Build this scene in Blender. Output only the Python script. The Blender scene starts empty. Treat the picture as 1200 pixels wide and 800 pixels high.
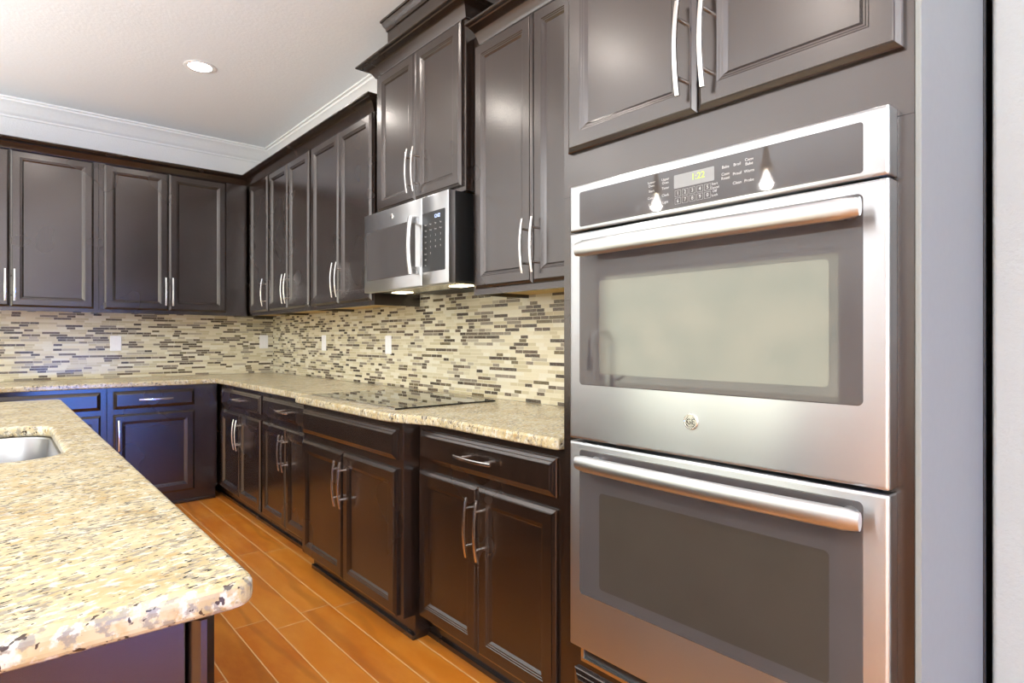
import bpy, bmesh, math, random
from mathutils import Vector, Matrix
random.seed(7)
scene = bpy.context.scene
C = scene.collection

# ------------------------------------------------------------------ camera, world, light, exposure
YAW = 0.7103
cam_data = bpy.data.cameras.new('camera')
cam_data.sensor_width = 36.0
cam_data.lens = 36.0 * 704.6 / 1200.0
cam_data.shift_y = -2.5 / 1200.0
cam_data.clip_start = 0.05
cam = bpy.data.objects.new('camera', cam_data)
cam.location = (0, 0, 1.21)
cam.rotation_euler = (math.pi / 2, 0, -YAW)
C.objects.link(cam)
scene.camera = cam

world = bpy.data.worlds.new('world')
scene.world = world
world.use_nodes = True
world.node_tree.nodes['Background'].inputs[0].default_value = (0.75, 0.85, 1.0, 1)
world.node_tree.nodes['Background'].inputs[1].default_value = 0.6

vs = scene.view_settings
vs.view_transform = 'Standard'
vs.look = 'None'
vs.gamma = 1.0
vs.use_curve_mapping = False
vs.exposure = 0.05

GARDEN_WINDOW = 4.4      # radiance of the daylight in the left wall's window
BLUE_FILL = 48.0         # radiance of the blue window added behind the camera to tint cabinets
SIDE_FILL = 7.0        # radiance of the window added in the left wall to light door edges
CAN_LIGHT = 110.0         # radiance of the recessed ceiling lights
FILL_WATTS = 150.0            # base watts of the unseen ceiling light and the added upward lamps


def area_lamp(name, loc, size, watts, color=(1, 1, 1), rot=(0, 0, 0)):
    l = bpy.data.lights.new(name, 'AREA')
    l.shape = 'RECTANGLE'
    l.size, l.size_y = size
    l.energy = watts
    l.color = color
    o = bpy.data.objects.new(name, l)
    o.location = loc
    o.rotation_euler = rot
    C.objects.link(o)
    return o


# unseen soft area lamps; the two facing up are added to brighten the ceiling
COOL = (0.85, 0.945, 1.0)
area_lamp('living_room_ceiling_light', (-2.4, -1.2, 2.86), (2.0, 2.0), FILL_WATTS * 0.7, COOL)
area_lamp('ceiling_fill_living', (-0.9, -1.9, 1.5), (2.0, 1.4), FILL_WATTS * 1.2, COOL, (math.pi, 0, 0))
area_lamp('ceiling_fill_dining', (-2.2, 2.9, 1.45), (1.8, 3.8), FILL_WATTS * 1.15, COOL, (math.pi, 0, 0))

# ------------------------------------------------------------------ measured dimensions (metres, floor = 0)
XW, YB, CEIL = 1.913, 5.531, 2.895          # right wall, back wall, ceiling
XL, YF, XR = -4.0, -3.6, 4.8                          # left wall and the wall behind the camera
XP = 1.637                                   # the wall that steps out beside the oven cabinet
CT, CB = 0.914, 0.878                        # countertop top and underside
FX, FXK, FY = 1.302, 1.228, 4.921            # base cabinet frame planes
UX, UXM, UY = 1.608, 1.553, 5.222            # wall cabinet frame planes
TX = 1.200                                   # tall cabinet frame plane


# ------------------------------------------------------------------ node helpers
def new_mat(name):
    m = bpy.data.materials.new(name)
    m.use_nodes = True
    nt = m.node_tree
    return m, nt, nt.nodes['Principled BSDF']


def node(nt, t, **kw):
    n = nt.nodes.new(t)
    for k, v in kw.items():
        if k.startswith('i_'):
            key = k[2:]
            n.inputs[int(key) if key.isdigit() else key].default_value = v
        else:
            setattr(n, k, v)
    return n


def lk(nt, a, b):
    nt.links.new(a, b)


def mth(nt, op, a, b=None, c=None):
    n = nt.nodes.new('ShaderNodeMath')
    n.operation = op
    for i, v in enumerate((a, b, c)):
        if v is None:
            continue
        if isinstance(v, (int, float)):
            n.inputs[i].default_value = v
        else:
            nt.links.new(v, n.inputs[i])
    return n.outputs[0]


def ramp(nt, fac, stops, interp='LINEAR'):
    r = nt.nodes.new('ShaderNodeValToRGB')
    r.color_ramp.interpolation = interp
    e = r.color_ramp.elements
    while len(e) < len(stops):
        e.new(0.5)
    for el, (p, c) in zip(e, stops):
        el.position = p
        el.color = (*c, 1) if len(c) == 3 else c
    nt.links.new(fac, r.inputs[0])
    return r.outputs[0]


def mix(nt, fac, a, b):
    n = nt.nodes.new('ShaderNodeMix')
    n.data_type = 'RGBA'
    if isinstance(fac, (int, float)):
        n.inputs[0].default_value = fac
    else:
        nt.links.new(fac, n.inputs[0])
    for idx, v in ((6, a), (7, b)):
        if isinstance(v, tuple):
            n.inputs[idx].default_value = (*v, 1)
        else:
            nt.links.new(v, n.inputs[idx])
    return n.outputs[2]


def obj_coord(nt, scale=(1, 1, 1), rot=(0, 0, 0), loc=(0, 0, 0)):
    g = nt.nodes.new('ShaderNodeNewGeometry')
    mp = nt.nodes.new('ShaderNodeMapping')
    mp.inputs['Scale'].default_value = scale
    mp.inputs['Rotation'].default_value = rot
    mp.inputs['Location'].default_value = loc
    nt.links.new(g.outputs['Position'], mp.inputs['Vector'])
    return mp.outputs[0]


def noise(nt, vec, scale, detail=3.0, rough=0.5):
    n = node(nt, 'ShaderNodeTexNoise', i_Scale=scale, i_Detail=detail, i_Roughness=rough)
    nt.links.new(vec, n.inputs['Vector'])
    return n.outputs[0]


def bump(nt, bsdf, height, strength, dist):
    b = node(nt, 'ShaderNodeBump', i_Strength=strength, i_Distance=dist)
    nt.links.new(height, b.inputs['Height'])
    nt.links.new(b.outputs[0], bsdf.inputs['Normal'])


# ------------------------------------------------------------------ materials
def plain(name, col, rough=0.5, metal=0.0, emit=None, estr=0.0, spec=None):
    m, nt, b = new_mat(name)
    v = obj_coord(nt)
    n = noise(nt, v, 60.0, 2.0)
    c0 = tuple(max(0, x * 0.97) for x in col)
    lk(nt, ramp(nt, n, [(0.3, c0), (0.7, col)]), b.inputs['Base Color'])
    b.inputs['Roughness'].default_value = rough
    b.inputs['Metallic'].default_value = metal
    if spec is not None:
        b.inputs['Specular IOR Level'].default_value = spec
    if emit:
        b.inputs['Emission Color'].default_value = (*emit, 1)
        b.inputs['Emission Strength'].default_value = estr
    return m


def mat_espresso():
    m, nt, b = new_mat('espresso_wood')
    v = obj_coord(nt, (1, 1, 0.06))
    g = noise(nt, v, 90.0, 4.0, 0.6)
    v2 = obj_coord(nt)
    big = noise(nt, v2, 2.2, 2.0)
    c = ramp(nt, g, [(0.25, (0.010, 0.0052, 0.0034)), (0.75, (0.017, 0.0092, 0.0062))])
    lk(nt, c, b.inputs['Base Color'])
    lk(nt, ramp(nt, big, [(0.3, (0.22,) * 3), (0.7, (0.29,) * 3)]), b.inputs['Roughness'])
    b.inputs['Specular IOR Level'].default_value = 0.9
    b.inputs['Coat Weight'].default_value = 0.35
    b.inputs['Coat Roughness'].default_value = 0.2
    b.inputs['Specular Tint'].default_value = (1.0, 0.92, 0.88, 1)
    return m


def mat_wall(name, col, bscale=90.0, bstr=0.25):
    m, nt, b = new_mat(name)
    v = obj_coord(nt)
    n = noise(nt, v, bscale, 3.0)
    lk(nt, ramp(nt, n, [(0.2, tuple(x * 0.97 for x in col)), (0.8, col)]), b.inputs['Base Color'])
    b.inputs['Roughness'].default_value = 0.75
    bump(nt, b, n, bstr, 0.004)
    return m


def mat_granite():
    m, nt, b = new_mat('cream_granite')

    def gv(stretch, loc):
        v = obj_coord(nt, (1.0, 1.0 / stretch, 1.0), (0, 0, math.radians(17)), loc)
        nt.nodes[-1].vector_type = 'TEXTURE'
        return v
    big = noise(nt, gv(1.4, (0, 0, 0)), 9.0, 4.0, 0.6)
    c = ramp(nt, big, [(0.30, (0.47, 0.36, 0.18)), (0.48, (0.57, 0.475, 0.28)), (0.70, (0.63, 0.56, 0.39))])
    med = noise(nt, gv(1.5, (4.1, 0.7, 0.2)), 26.0, 4.0, 0.6)
    c = mix(nt, ramp(nt, med, [(0.55, (0, 0, 0)), (0.68, (0.75,) * 3)]), c, (0.46, 0.30, 0.12))
    wh = noise(nt, gv(1.5, (9.1, 5.7, 2.4)), 45.0, 4.0, 0.6)
    c = mix(nt, ramp(nt, wh, [(0.53, (0, 0, 0)), (0.62, (0.85,) * 3)]), c, (0.71, 0.675, 0.56))
    clump = noise(nt, gv(1.3, (1.1, 2.7, 3.4)), 8.0, 3.0)
    gr = noise(nt, gv(1.9, (3.1, 1.7, 0.4)), 60.0, 4.0, 0.6)
    gsum = mth(nt, 'ADD', gr, mth(nt, 'MULTIPLY', mth(nt, 'SUBTRACT', clump, 0.5), 0.30))
    c = mix(nt, ramp(nt, gsum, [(0.535, (0, 0, 0)), (0.605, (0.85,) * 3)]), c, (0.27, 0.24, 0.19))
    sp = noise(nt, gv(2.0, (7.3, 2.2, 1.4)), 70.0, 2.0, 0.5)
    ssum = mth(nt, 'ADD', sp, mth(nt, 'MULTIPLY', mth(nt, 'SUBTRACT', clump, 0.5), 0.18))
    c = mix(nt, ramp(nt, ssum, [(0.635, (0, 0, 0)), (0.66, (0.97,) * 3)]), c, (0.055, 0.035, 0.025))
    lk(nt, c, b.inputs['Base Color'])
    b.inputs['Roughness'].default_value = 0.2
    return m


def mat_floor():
    m, nt, b = new_mat('wood_look_plank_tile')
    v = obj_coord(nt, (1, 1, 1), (0, 0, math.radians(90)), (0.0, 0.0, 0))
    # rotated so that brick rows run along the room's length (world Y)
    g = nt.nodes.new('ShaderNodeNewGeometry')
    s = nt.nodes.new('ShaderNodeSeparateXYZ')
    lk(nt, g.outputs['Position'], s.inputs[0])
    PW, PL = 0.134, 0.92
    row_f = mth(nt, 'DIVIDE', mth(nt, 'SUBTRACT', s.outputs[0], 1.025 - 40 * PW), PW)
    row = mth(nt, 'FLOOR', row_f)
    wn = node(nt, 'ShaderNodeTexWhiteNoise', noise_dimensions='1D')
    lk(nt, row, wn.inputs['W'])
    along = mth(nt, 'ADD', mth(nt, 'DIVIDE', s.outputs[1], PL), wn.outputs[0])
    col = mth(nt, 'FLOOR', along)
    fa = mth(nt, 'MULTIPLY', mth(nt, 'FRACT', along), PL)
    fr = mth(nt, 'MULTIPLY', mth(nt, 'FRACT', row_f), PW)
    ea = mth(nt, 'MINIMUM', fa, mth(nt, 'SUBTRACT', PL, fa))
    er = mth(nt, 'MINIMUM', fr, mth(nt, 'SUBTRACT', PW, fr))
    e = mth(nt, 'MINIMUM', ea, er)
    grout = mth(nt, 'LESS_THAN', e, 0.0022)
    cb = nt.nodes.new('ShaderNodeCombineXYZ')
    lk(nt, row, cb.inputs[0])
    lk(nt, col, cb.inputs[1])
    w2 = node(nt, 'ShaderNodeTexWhiteNoise', noise_dimensions='3D')
    lk(nt, cb.outputs[0], w2.inputs['Vector'])
    base = ramp(nt, w2.outputs[0], [(0.0, (0.45, 0.116, 0.010)), (0.5, (0.56, 0.165, 0.014)), (1.0, (0.64, 0.220, 0.024))])
    off = node(nt, 'ShaderNodeVectorMath', operation='MULTIPLY')
    lk(nt, w2.outputs[1], off.inputs[0])
    off.inputs[1].default_value = (7, 7, 7)
    v = node(nt, 'ShaderNodeVectorMath', operation='MULTIPLY')
    lk(nt, g.outputs['Position'], v.inputs[0])
    v.inputs[1].default_value = (1.0, 0.35, 1)
    va = node(nt, 'ShaderNodeVectorMath', operation='ADD')
    lk(nt, v.outputs[0], va.inputs[0])
    lk(nt, off.outputs[0], va.inputs[1])
    cloud = noise(nt, va.outputs[0], 9.0, 5.0, 0.6)
    c = mix(nt, ramp(nt, cloud, [(0.40, (0, 0, 0)), (0.72, (0.6,) * 3)]), base, (0.72, 0.30, 0.045))
    w = node(nt, 'ShaderNodeTexWave', i_Scale=1.6, i_Distortion=9.0, i_Detail=3.0)
    lk(nt, va.outputs[0], w.inputs['Vector'])
    c = mix(nt, ramp(nt, w.outputs[0], [(0.0, (0.28,) * 3), (0.10, (0, 0, 0))]), c, (0.235, 0.075, 0.014))
    c = mix(nt, grout, c, (0.68, 0.42, 0.20))
    lk(nt, c, b.inputs['Base Color'])
    lk(nt, mth(nt, 'MULTIPLY_ADD', grout, 0.4, 0.30), b.inputs['Roughness'])
    bump(nt, b, mth(nt, 'SUBTRACT', 1.0, grout), 0.3, 0.001)
    return m


def mat_mosaic(name, axis):
    m, nt, b = new_mat(name)
    g = nt.nodes.new('ShaderNodeNewGeometry')
    s = nt.nodes.new('ShaderNodeSeparateXYZ')
    lk(nt, g.outputs['Position'], s.inputs[0])
    A, Z = s.outputs[axis], s.outputs[2]
    P, W = 0.01756, 0.106
    rf = mth(nt, 'DIVIDE', mth(nt, 'SUBTRACT', Z, CT), P)
    row = mth(nt, 'FLOOR', rf)
    wn = node(nt, 'ShaderNodeTexWhiteNoise', noise_dimensions='1D')
    lk(nt, mth(nt, 'ADD', row, 3.7 + axis * 51), wn.inputs['W'])
    u = mth(nt, 'ADD', mth(nt, 'DIVIDE', A, W), mth(nt, 'MULTIPLY', wn.outputs[0], 5.0))
    pair = mth(nt, 'FLOOR', u)
    fu = mth(nt, 'FRACT', u)
    cb = nt.nodes.new('ShaderNodeCombineXYZ')
    lk(nt, row, cb.inputs[0])
    lk(nt, pair, cb.inputs[1])
    w2 = node(nt, 'ShaderNodeTexWhiteNoise', noise_dimensions='3D')
    lk(nt, cb.outputs[0], w2.inputs['Vector'])
    split = mth(nt, 'LESS_THAN', w2.outputs[0], 0.42)
    half = mth(nt, 'GREATER_THAN', fu, 0.5)
    sub = mth(nt, 'MULTIPLY', split, half)
    cb2 = nt.nodes.new('ShaderNodeCombineXYZ')
    lk(nt, row, cb2.inputs[0])
    lk(nt, mth(nt, 'ADD', pair, mth(nt, 'MULTIPLY', sub, 0.5)), cb2.inputs[1])
    cb2.inputs[2].default_value = 11.3 + axis
    w3 = node(nt, 'ShaderNodeTexWhiteNoise', noise_dimensions='3D')
    lk(nt, cb2.outputs[0], w3.inputs['Vector'])
    cr = (0.60, 0.53, 0.37)
    c = ramp(nt, w3.outputs[0], [
        (0.0, (0.72, 0.655, 0.47)), (0.20, (0.64, 0.575, 0.39)), (0.36, (0.76, 0.715, 0.56)), (0.50, (0.57, 0.50, 0.32)),
        (0.64, (0.44, 0.39, 0.29)), (0.71, (0.25, 0.21, 0.16)), (0.78, (0.125, 0.095, 0.066)), (0.88, (0.070, 0.054, 0.038)),
        (0.95, (0.15, 0.12, 0.065))], 'CONSTANT')
    du = mth(nt, 'MULTIPLY', mth(nt, 'MINIMUM', fu, mth(nt, 'SUBTRACT', 1.0, fu)), W)
    dm = mth(nt, 'ADD', mth(nt, 'MULTIPLY', mth(nt, 'ABSOLUTE', mth(nt, 'SUBTRACT', fu, 0.5)), W),
             mth(nt, 'MULTIPLY', mth(nt, 'SUBTRACT', 1.0, split), 1.0))
    fz = mth(nt, 'FRACT', rf)
    dz = mth(nt, 'MULTIPLY', mth(nt, 'MINIMUM', fz, mth(nt, 'SUBTRACT', 1.0, fz)), P)
    e = mth(nt, 'MINIMUM', mth(nt, 'MINIMUM', du, dm), dz)
    grout = mth(nt, 'LESS_THAN', e, 0.0012)
    v = obj_coord(nt)
    mott = noise(nt, v, 150.0, 3.0)
    c = mix(nt, mth(nt, 'MULTIPLY', mth(nt, 'GREATER_THAN', mott, 0.58), 0.18), c, (0.62, 0.55, 0.42))
    c = mix(nt, grout, c, (0.70, 0.64, 0.47))
    lk(nt, c, b.inputs['Base Color'])
    lk(nt, mth(nt, 'MULTIPLY_ADD', grout, 0.5, 0.22), b.inputs['Roughness'])
    bump(nt, b, mth(nt, 'SUBTRACT', 1.0, grout), 0.35, 0.001)
    return m


def mat_steel(name, col=(0.535, 0.55, 0.56), rough=0.29, aniso=0.9, vertical=False):
    m, nt, b = new_mat(name)
    v = obj_coord(nt, (1.5, 1.5, 420))
    n = noise(nt, v, 3.0, 3.0)
    b.inputs['Metallic'].default_value = 1.0
    lk(nt, ramp(nt, n, [(0.2, tuple(x * 0.98 for x in col)), (0.8, col)]), b.inputs['Base Color'])
    lk(nt, ramp(nt, n, [(0.2, (rough * 0.96,) * 3), (0.8, (rough * 1.04,) * 3)]), b.inputs['Roughness'])
    if aniso:
        b.inputs['Anisotropic'].default_value = aniso
        t = node(nt, 'ShaderNodeTangent', direction_type='RADIAL', axis='Z')
        lk(nt, t.outputs[0], b.inputs['Tangent'])
        b.inputs['Anisotropic Rotation'].default_value = 0.25
    return m


def mat_glass_black(name, col, ior=1.9, rough=0.03):
    m, nt, b = new_mat(name)
    v = obj_coord(nt)
    n = noise(nt, v, 5.0, 2.0)
    lk(nt, ramp(nt, n, [(0.3, tuple(x * 0.9 for x in col)), (0.7, col)]), b.inputs['Base Color'])
    b.inputs['Roughness'].default_value = rough
    b.inputs['IOR'].default_value = ior
    return m


def mat_emit_window(name, c1, c2, strength, scale):
    m, nt, b = new_mat(name)
    v = obj_coord(nt)
    n = noise(nt, v, scale, 3.0)
    col = ramp(nt, n, [(0.38, c1), (0.62, c2)])
    lk(nt, col, b.inputs['Emission Color'])
    b.inputs['Emission Strength'].default_value = strength
    b.inputs['Base Color'].default_value = (0.1, 0.1, 0.1, 1)
    b.inputs['Roughness'].default_value = 0.1
    return m


M = {}
M['wood'] = mat_espresso()
M['wall'] = mat_wall('white_wall_paint', (0.82, 0.815, 0.80), 120, 0.3)
M['ceil'] = mat_wall('ceiling_paint', (0.84, 0.87, 0.90), 55, 0.25)
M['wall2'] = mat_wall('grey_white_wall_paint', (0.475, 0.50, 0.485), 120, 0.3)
M['trim'] = plain('white_trim_paint', (0.86, 0.86, 0.85), 0.4)
M['granite'] = mat_granite()
M['floor'] = mat_floor()
M['tile_r'] = mat_mosaic('mosaic_tile_right', 1)
M['tile_b'] = mat_mosaic('mosaic_tile_back', 0)
M['steel'] = mat_steel('brushed_stainless')
M['steel_plain'] = mat_steel('satin_steel', (0.70, 0.69, 0.67), 0.22, 0)
M['nickel'] = mat_steel('brushed_nickel', (0.80, 0.78, 0.74), 0.25, 0)
M['sinksteel'] = mat_steel('sink_steel', (0.36, 0.36, 0.36), 0.35, 0)
M['handle'] = mat_steel('handle_steel', (0.55, 0.565, 0.57), 0.36, 0)
M['glass'] = mat_glass_black('oven_black_glass', (0.075, 0.068, 0.067), 1.55, 0.03)
M['screen'] = mat_glass_black('oven_window_screen', (0.060, 0.052, 0.042), 1.95, 0.08)
M['cooktop'] = mat_glass_black('cooktop_glass', (0.012, 0.012, 0.012), 1.55, 0.03)
M['black'] = plain('black_plastic', (0.012, 0.012, 0.012), 0.35)
M['gap'] = plain('dark_gap', (0.015, 0.014, 0.013), 0.6)
M['maple'] = plain('maple_underside', (0.62, 0.40, 0.10), 0.45)
M['grey_panel'] = plain('smooth_grey_panel', (0.235, 0.248, 0.236), 0.45)
M['outlet'] = plain('white_plastic', (0.95, 0.95, 0.95), 0.35)
M['print'] = plain('panel_print', (0.62, 0.62, 0.60), 0.5)
M['lcd'] = plain('lcd_screen', (0.30, 0.31, 0.31), 0.6)
M['digit'] = plain('lcd_digits', (0.4, 0.6, 0.05), 0.6, 0, (0.5, 0.85, 0.08), 0.45)
M['mwdigit'] = plain('clock_digits', (0.4, 0.5, 0.9), 0.5, 0, (0.55, 0.7, 1.0), 2.0)
M['bulb'] = plain('lamp_bulb', (1, 1, 1), 0.5, 0, (1.0, 0.95, 0.88), 420.0)
M['can'] = plain('downlight_lens', (1, 1, 1), 0.5, 0, (1.0, 0.95, 0.88), CAN_LIGHT)
M['mwlamp'] = plain('hood_lamp_lens', (1, 1, 1), 0.5, 0, (1.0, 0.86, 0.55), 8.0)
M['brass'] = mat_steel('antique_brass', (0.45, 0.32, 0.15), 0.3, 0)
M['garden'] = mat_emit_window('garden_daylight', (0.78, 0.82, 0.66), (1.0, 0.97, 0.76), GARDEN_WINDOW, 2.6)
M['side'] = mat_emit_window('side_fill_glow', (0.86, 0.93, 1.0), (1.0, 1.0, 1.0), SIDE_FILL, 1.2)
M['blue_fill'] = mat_emit_window('blue_fill_glow', (0.03, 0.19, 1.0), (0.05, 0.25, 1.0), BLUE_FILL, 0.8)
m, nt, b = new_mat('clear_glass')
b.inputs['Transmission Weight'].default_value = 1.0
b.inputs['Roughness'].default_value = 0.02
lk(nt, ramp(nt, noise(nt, obj_coord(nt), 4.0), [(0.3, (0.97, 0.98, 0.98)), (0.7, (1, 1, 1))]), b.inputs['Base Color'])
M['clear'] = m


# ------------------------------------------------------------------ mesh helpers
class MB:
    def __init__(s):
        s.bm = bmesh.new()

    def box(s, x0, x1, y0, y1, z0, z1):
        vs_ = [s.bm.verts.new((x, y, z)) for x in (x0, x1) for y in (y0, y1) for z in (z0, z1)]
        for f in ((0, 1, 3, 2), (4, 6, 7, 5), (0, 4, 5, 1), (2, 3, 7, 6), (0, 2, 6, 4), (1, 5, 7, 3)):
            s.bm.faces.new([vs_[i] for i in f])
        return s

    def rings(s, rings, cap0=True, cap1=True, closed=True):
        rv = [[s.bm.verts.new(p) for p in r] for r in rings]
        n = len(rv[0])
        for a, b_ in zip(rv[:-1], rv[1:]):
            for i in range(n if closed else n - 1):
                j = (i + 1) % n
                s.bm.faces.new((a[i], a[j], b_[j], b_[i]))
        if cap0:
            s.bm.faces.new(rv[0][::-1])
        if cap1:
            s.bm.faces.new(rv[-1])
        return s

    def cyl(s, p0, p1, r0, r1=None, n=16):
        r1 = r0 if r1 is None else r1
        p0, p1 = Vector(p0), Vector(p1)
        d = (p1 - p0).normalized()
        a = d.orthogonal().normalized()
        b_ = d.cross(a)
        cs = [(math.cos(2 * math.pi * i / n), math.sin(2 * math.pi * i / n)) for i in range(n)]
        return s.rings([[p0 + (a * c + b_ * t) * r0 for c, t in cs], [p1 + (a * c + b_ * t) * r1 for c, t in cs]])

    def lathe(s, prof, center, n=32, axis='Z', cap0=True, cap1=True):
        cx, cy, cz = center
        rr = []
        for r, h in prof:
            ring = []
            for i in range(n):
                c, t = math.cos(2 * math.pi * i / n) * r, math.sin(2 * math.pi * i / n) * r
                ring.append((cx + c, cy + t, cz + h) if axis == 'Z' else (cx - h, cy + c, cz + t))
            rr.append(ring)
        return s.rings(rr, cap0, cap1)

    def tube(s, pts, r, n=12):
        pts = [Vector(p) for p in pts]
        rr = []
        up = None
        for i, p in enumerate(pts):
            d = (pts[min(i + 1, len(pts) - 1)] - pts[max(i - 1, 0)]).normalized()
            a = d.orthogonal().normalized() if up is None else (up - d * up.dot(d)).normalized()
            up = a
            b_ = d.cross(a)
            rad = r[i] if isinstance(r, (list, tuple)) else r
            rr.append([p + (a * math.cos(2 * math.pi * k / n) + b_ * math.sin(2 * math.pi * k / n)) * rad for k in range(n)])
        return s.rings(rr)

    def sweep(s, prof, path, side=1):
        """profile (out, z) swept along an XY path, mitred; side=+1 puts 'out' to the left of travel"""
        pts = [Vector(p) for p in path]
        rr = []
        for i, p in enumerate(pts):
            ds = []
            if i > 0:
                ds.append((pts[i] - pts[i - 1]).normalized())
            if i < len(pts) - 1:
                ds.append((pts[i + 1] - pts[i]).normalized())
            ns = [Vector((-d.y, d.x)) * side for d in ds]
            if len(ns) == 2:
                mvec = (ns[0] + ns[1])
                mvec = mvec / (1 + ns[0].dot(ns[1]))
            else:
                mvec = ns[0]
            rr.append([(p.x + mvec.x * o, p.y + mvec.y * o, z) for o, z in prof])
        return s.rings(rr)

    def build(s, name, mat, parent=None, bevel=0, segs=2, smooth=False, recalc=True, angle=35):
        if recalc:
            bmesh.ops.recalc_face_normals(s.bm, faces=s.bm.faces)
        me = bpy.data.meshes.new(name)
        off = Vector((0, 0, 0))
        p = parent
        while p is not None:
            off += p.location
            p = p.parent
        if off.length > 0:
            bmesh.ops.translate(s.bm, verts=s.bm.verts, vec=-off)
        s.bm.to_mesh(me)
        s.bm.free()
        me.materials.append(mat)
        o = bpy.data.objects.new(name, me)
        C.objects.link(o)
        if parent is not None:
            o.parent = parent
        if smooth:
            for f in me.polygons:
                f.use_smooth = True
            try:
                me.set_sharp_from_angle(angle=math.radians(angle))
            except Exception:
                pass
        if bevel:
            md = o.modifiers.new('bevel', 'BEVEL')
            md.width = bevel
            md.segments = segs
            md.limit_method = 'ANGLE'
            md.angle_limit = math.radians(50)
        return o


def thing(name, label, cat, loc, group=None):
    o = bpy.data.objects.new(name, None)
    o.empty_display_size = 0.1
    o.location = loc
    C.objects.link(o)
    o['label'] = label
    o['category'] = cat
    if group:
        o['group'] = group
    return o


def tag(o, label, cat, group=None):
    o['label'] = label
    o['category'] = cat
    if group:
        o['group'] = group
    return o


def struct(name, mb, mat, **kw):
    o = mb.build(name, mat, **kw)
    o['kind'] = 'structure'
    return o


# face mappings: a along the wall, z up, n outward from the frame plane
def face_right(x):
    return lambda a, z, n: (x - n, a, z)


def face_back(y):
    return lambda a, z, n: (a, y - n, z)


DOOR_PROF = [(0.0, 0.001), (0.0, 0.010), (0.002, 0.0122), (0.0105, 0.0170), (0.0120, 0.0195), (0.0135, 0.020),
             (0.050, 0.020), (0.0525, 0.0175), (0.0560, 0.0172), (0.0585, 0.0148), (0.0620, 0.0145), (0.0700, 0.0080)]
DRAWER_PROF = [(0.0, 0.001), (0.0, 0.008), (0.002, 0.0100), (0.0110, 0.0140), (0.0125, 0.0160), (0.0205, 0.0190), (0.0220, 0.020)]


def panel_front(mb, f, a0, a1, z0, z1, prof):
    rr = []
    for i, n in prof:
        rr.append([f(a0 + i, z0 + i, n), f(a1 - i, z0 + i, n), f(a1 - i, z1 - i, n), f(a0 + i, z1 - i, n)])
    return mb.rings(rr)


def pull_mesh(f, ca, cz, vertical, n0=0.020, length=0.212):
    """bow shaped bar pull: a curved flat bar on two round posts"""
    mb = MB()
    N = 14
    L = length / 2

    def P(t, w, n):
        return f(ca + w, cz + t, n) if vertical else f(ca + t, cz + w, n)
    rr = []
    for i in range(N + 1):
        t = -L + 2 * L * i / N
        n = n0 + 0.036 - 0.012 * (t / L) ** 2
        hw = 0.0055
        th = 0.0035
        rr.append([P(t, -hw, n - th), P(t, hw, n - th), P(t, hw, n + th * 0.5), P(t, hw * 0.6, n + th),
                   P(t, -hw * 0.6, n + th), P(t, -hw, n + th * 0.5)])
    mb.rings(rr)
    for t in (-0.066, 0.066):
        top = n0 + 0.036 - 0.012 * (t / L) ** 2
        mb.cyl(P(t, 0, n0 - 0.0005), P(t, 0, top), 0.0048, n=12)
    return mb


def door(t, f, a0, a1, z0, z1, handle=None, hz=None, horizontal=False, name='door', prof=None):
    prof = prof or (DRAWER_PROF if name == 'drawer' else DOOR_PROF)
    d = panel_front(MB(), f, a0, a1, z0, z1, prof).build(name, M['wood'], t)
    if handle is not None:
        pull_mesh(f, handle, hz, not horizontal).build('handle', M['nickel'], d, smooth=True)
    return d


# ------------------------------------------------------------------ the room
struct('floor', MB().box(XL - 0.1, XR + 0.2, YF - 0.1, YB + 0.12, -0.1, 0.0), M['floor'])
struct('ceiling', MB().box(XL - 0.1, XR + 0.2, YF - 0.1, YB + 0.12, CEIL, CEIL + 0.1), M['ceil'])
struct('wall_right', MB().box(XW, XW + 0.12, 0.312, YB + 0.12, 0, CEIL), M['wall'])
struct('wall_back', MB().box(XL, XW, YB, YB + 0.12, 0, CEIL), M['wall'])
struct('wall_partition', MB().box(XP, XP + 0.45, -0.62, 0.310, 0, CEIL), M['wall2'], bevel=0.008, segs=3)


def wall_with_opening(name, fixed, a0, a1, b0, b1, z0, z1, axis):
    mb = MB()
    for (p, q, r, s_) in ((a0, b0, 0, CEIL), (b1, a1, 0, CEIL), (b0, b1, 0, z0), (b0, b1, z1, CEIL)):
        if q - p < 1e-4 or s_ - r < 1e-4:
            continue
        if axis == 'X':
            mb.box(fixed - 0.12, fixed, p, q, r, s_)
        else:
            mb.box(p, q, fixed - 0.12, fixed, r, s_)
    return struct(name, mb, M['wall'])


WIN = (2.36, 5.49, 0.56, 2.12)
WIN2 = (-3.2, -1.2, 0.66, 2.35)
wl = MB()
for q in ((YF, WIN2[0], 0, CEIL), (WIN2[1], WIN[0], 0, CEIL), (WIN[1], YB, 0, CEIL), (WIN[0], WIN[1], 0, WIN[2]), (WIN[0], WIN[1], WIN[3], CEIL),
          (WIN2[0], WIN2[1], 0, WIN2[2]), (WIN2[0], WIN2[1], WIN2[3], CEIL)):
    wl.box(XL - 0.12, XL, *q)
struct('wall_left', wl, M['wall'])
WIN_BLUE = (0.45, 1.60, 0.06, 0.66)
wall_with_opening('wall_front', YF, XL, XR, WIN_BLUE[0], WIN_BLUE[1], WIN_BLUE[2], WIN_BLUE[3], 'Y')


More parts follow.
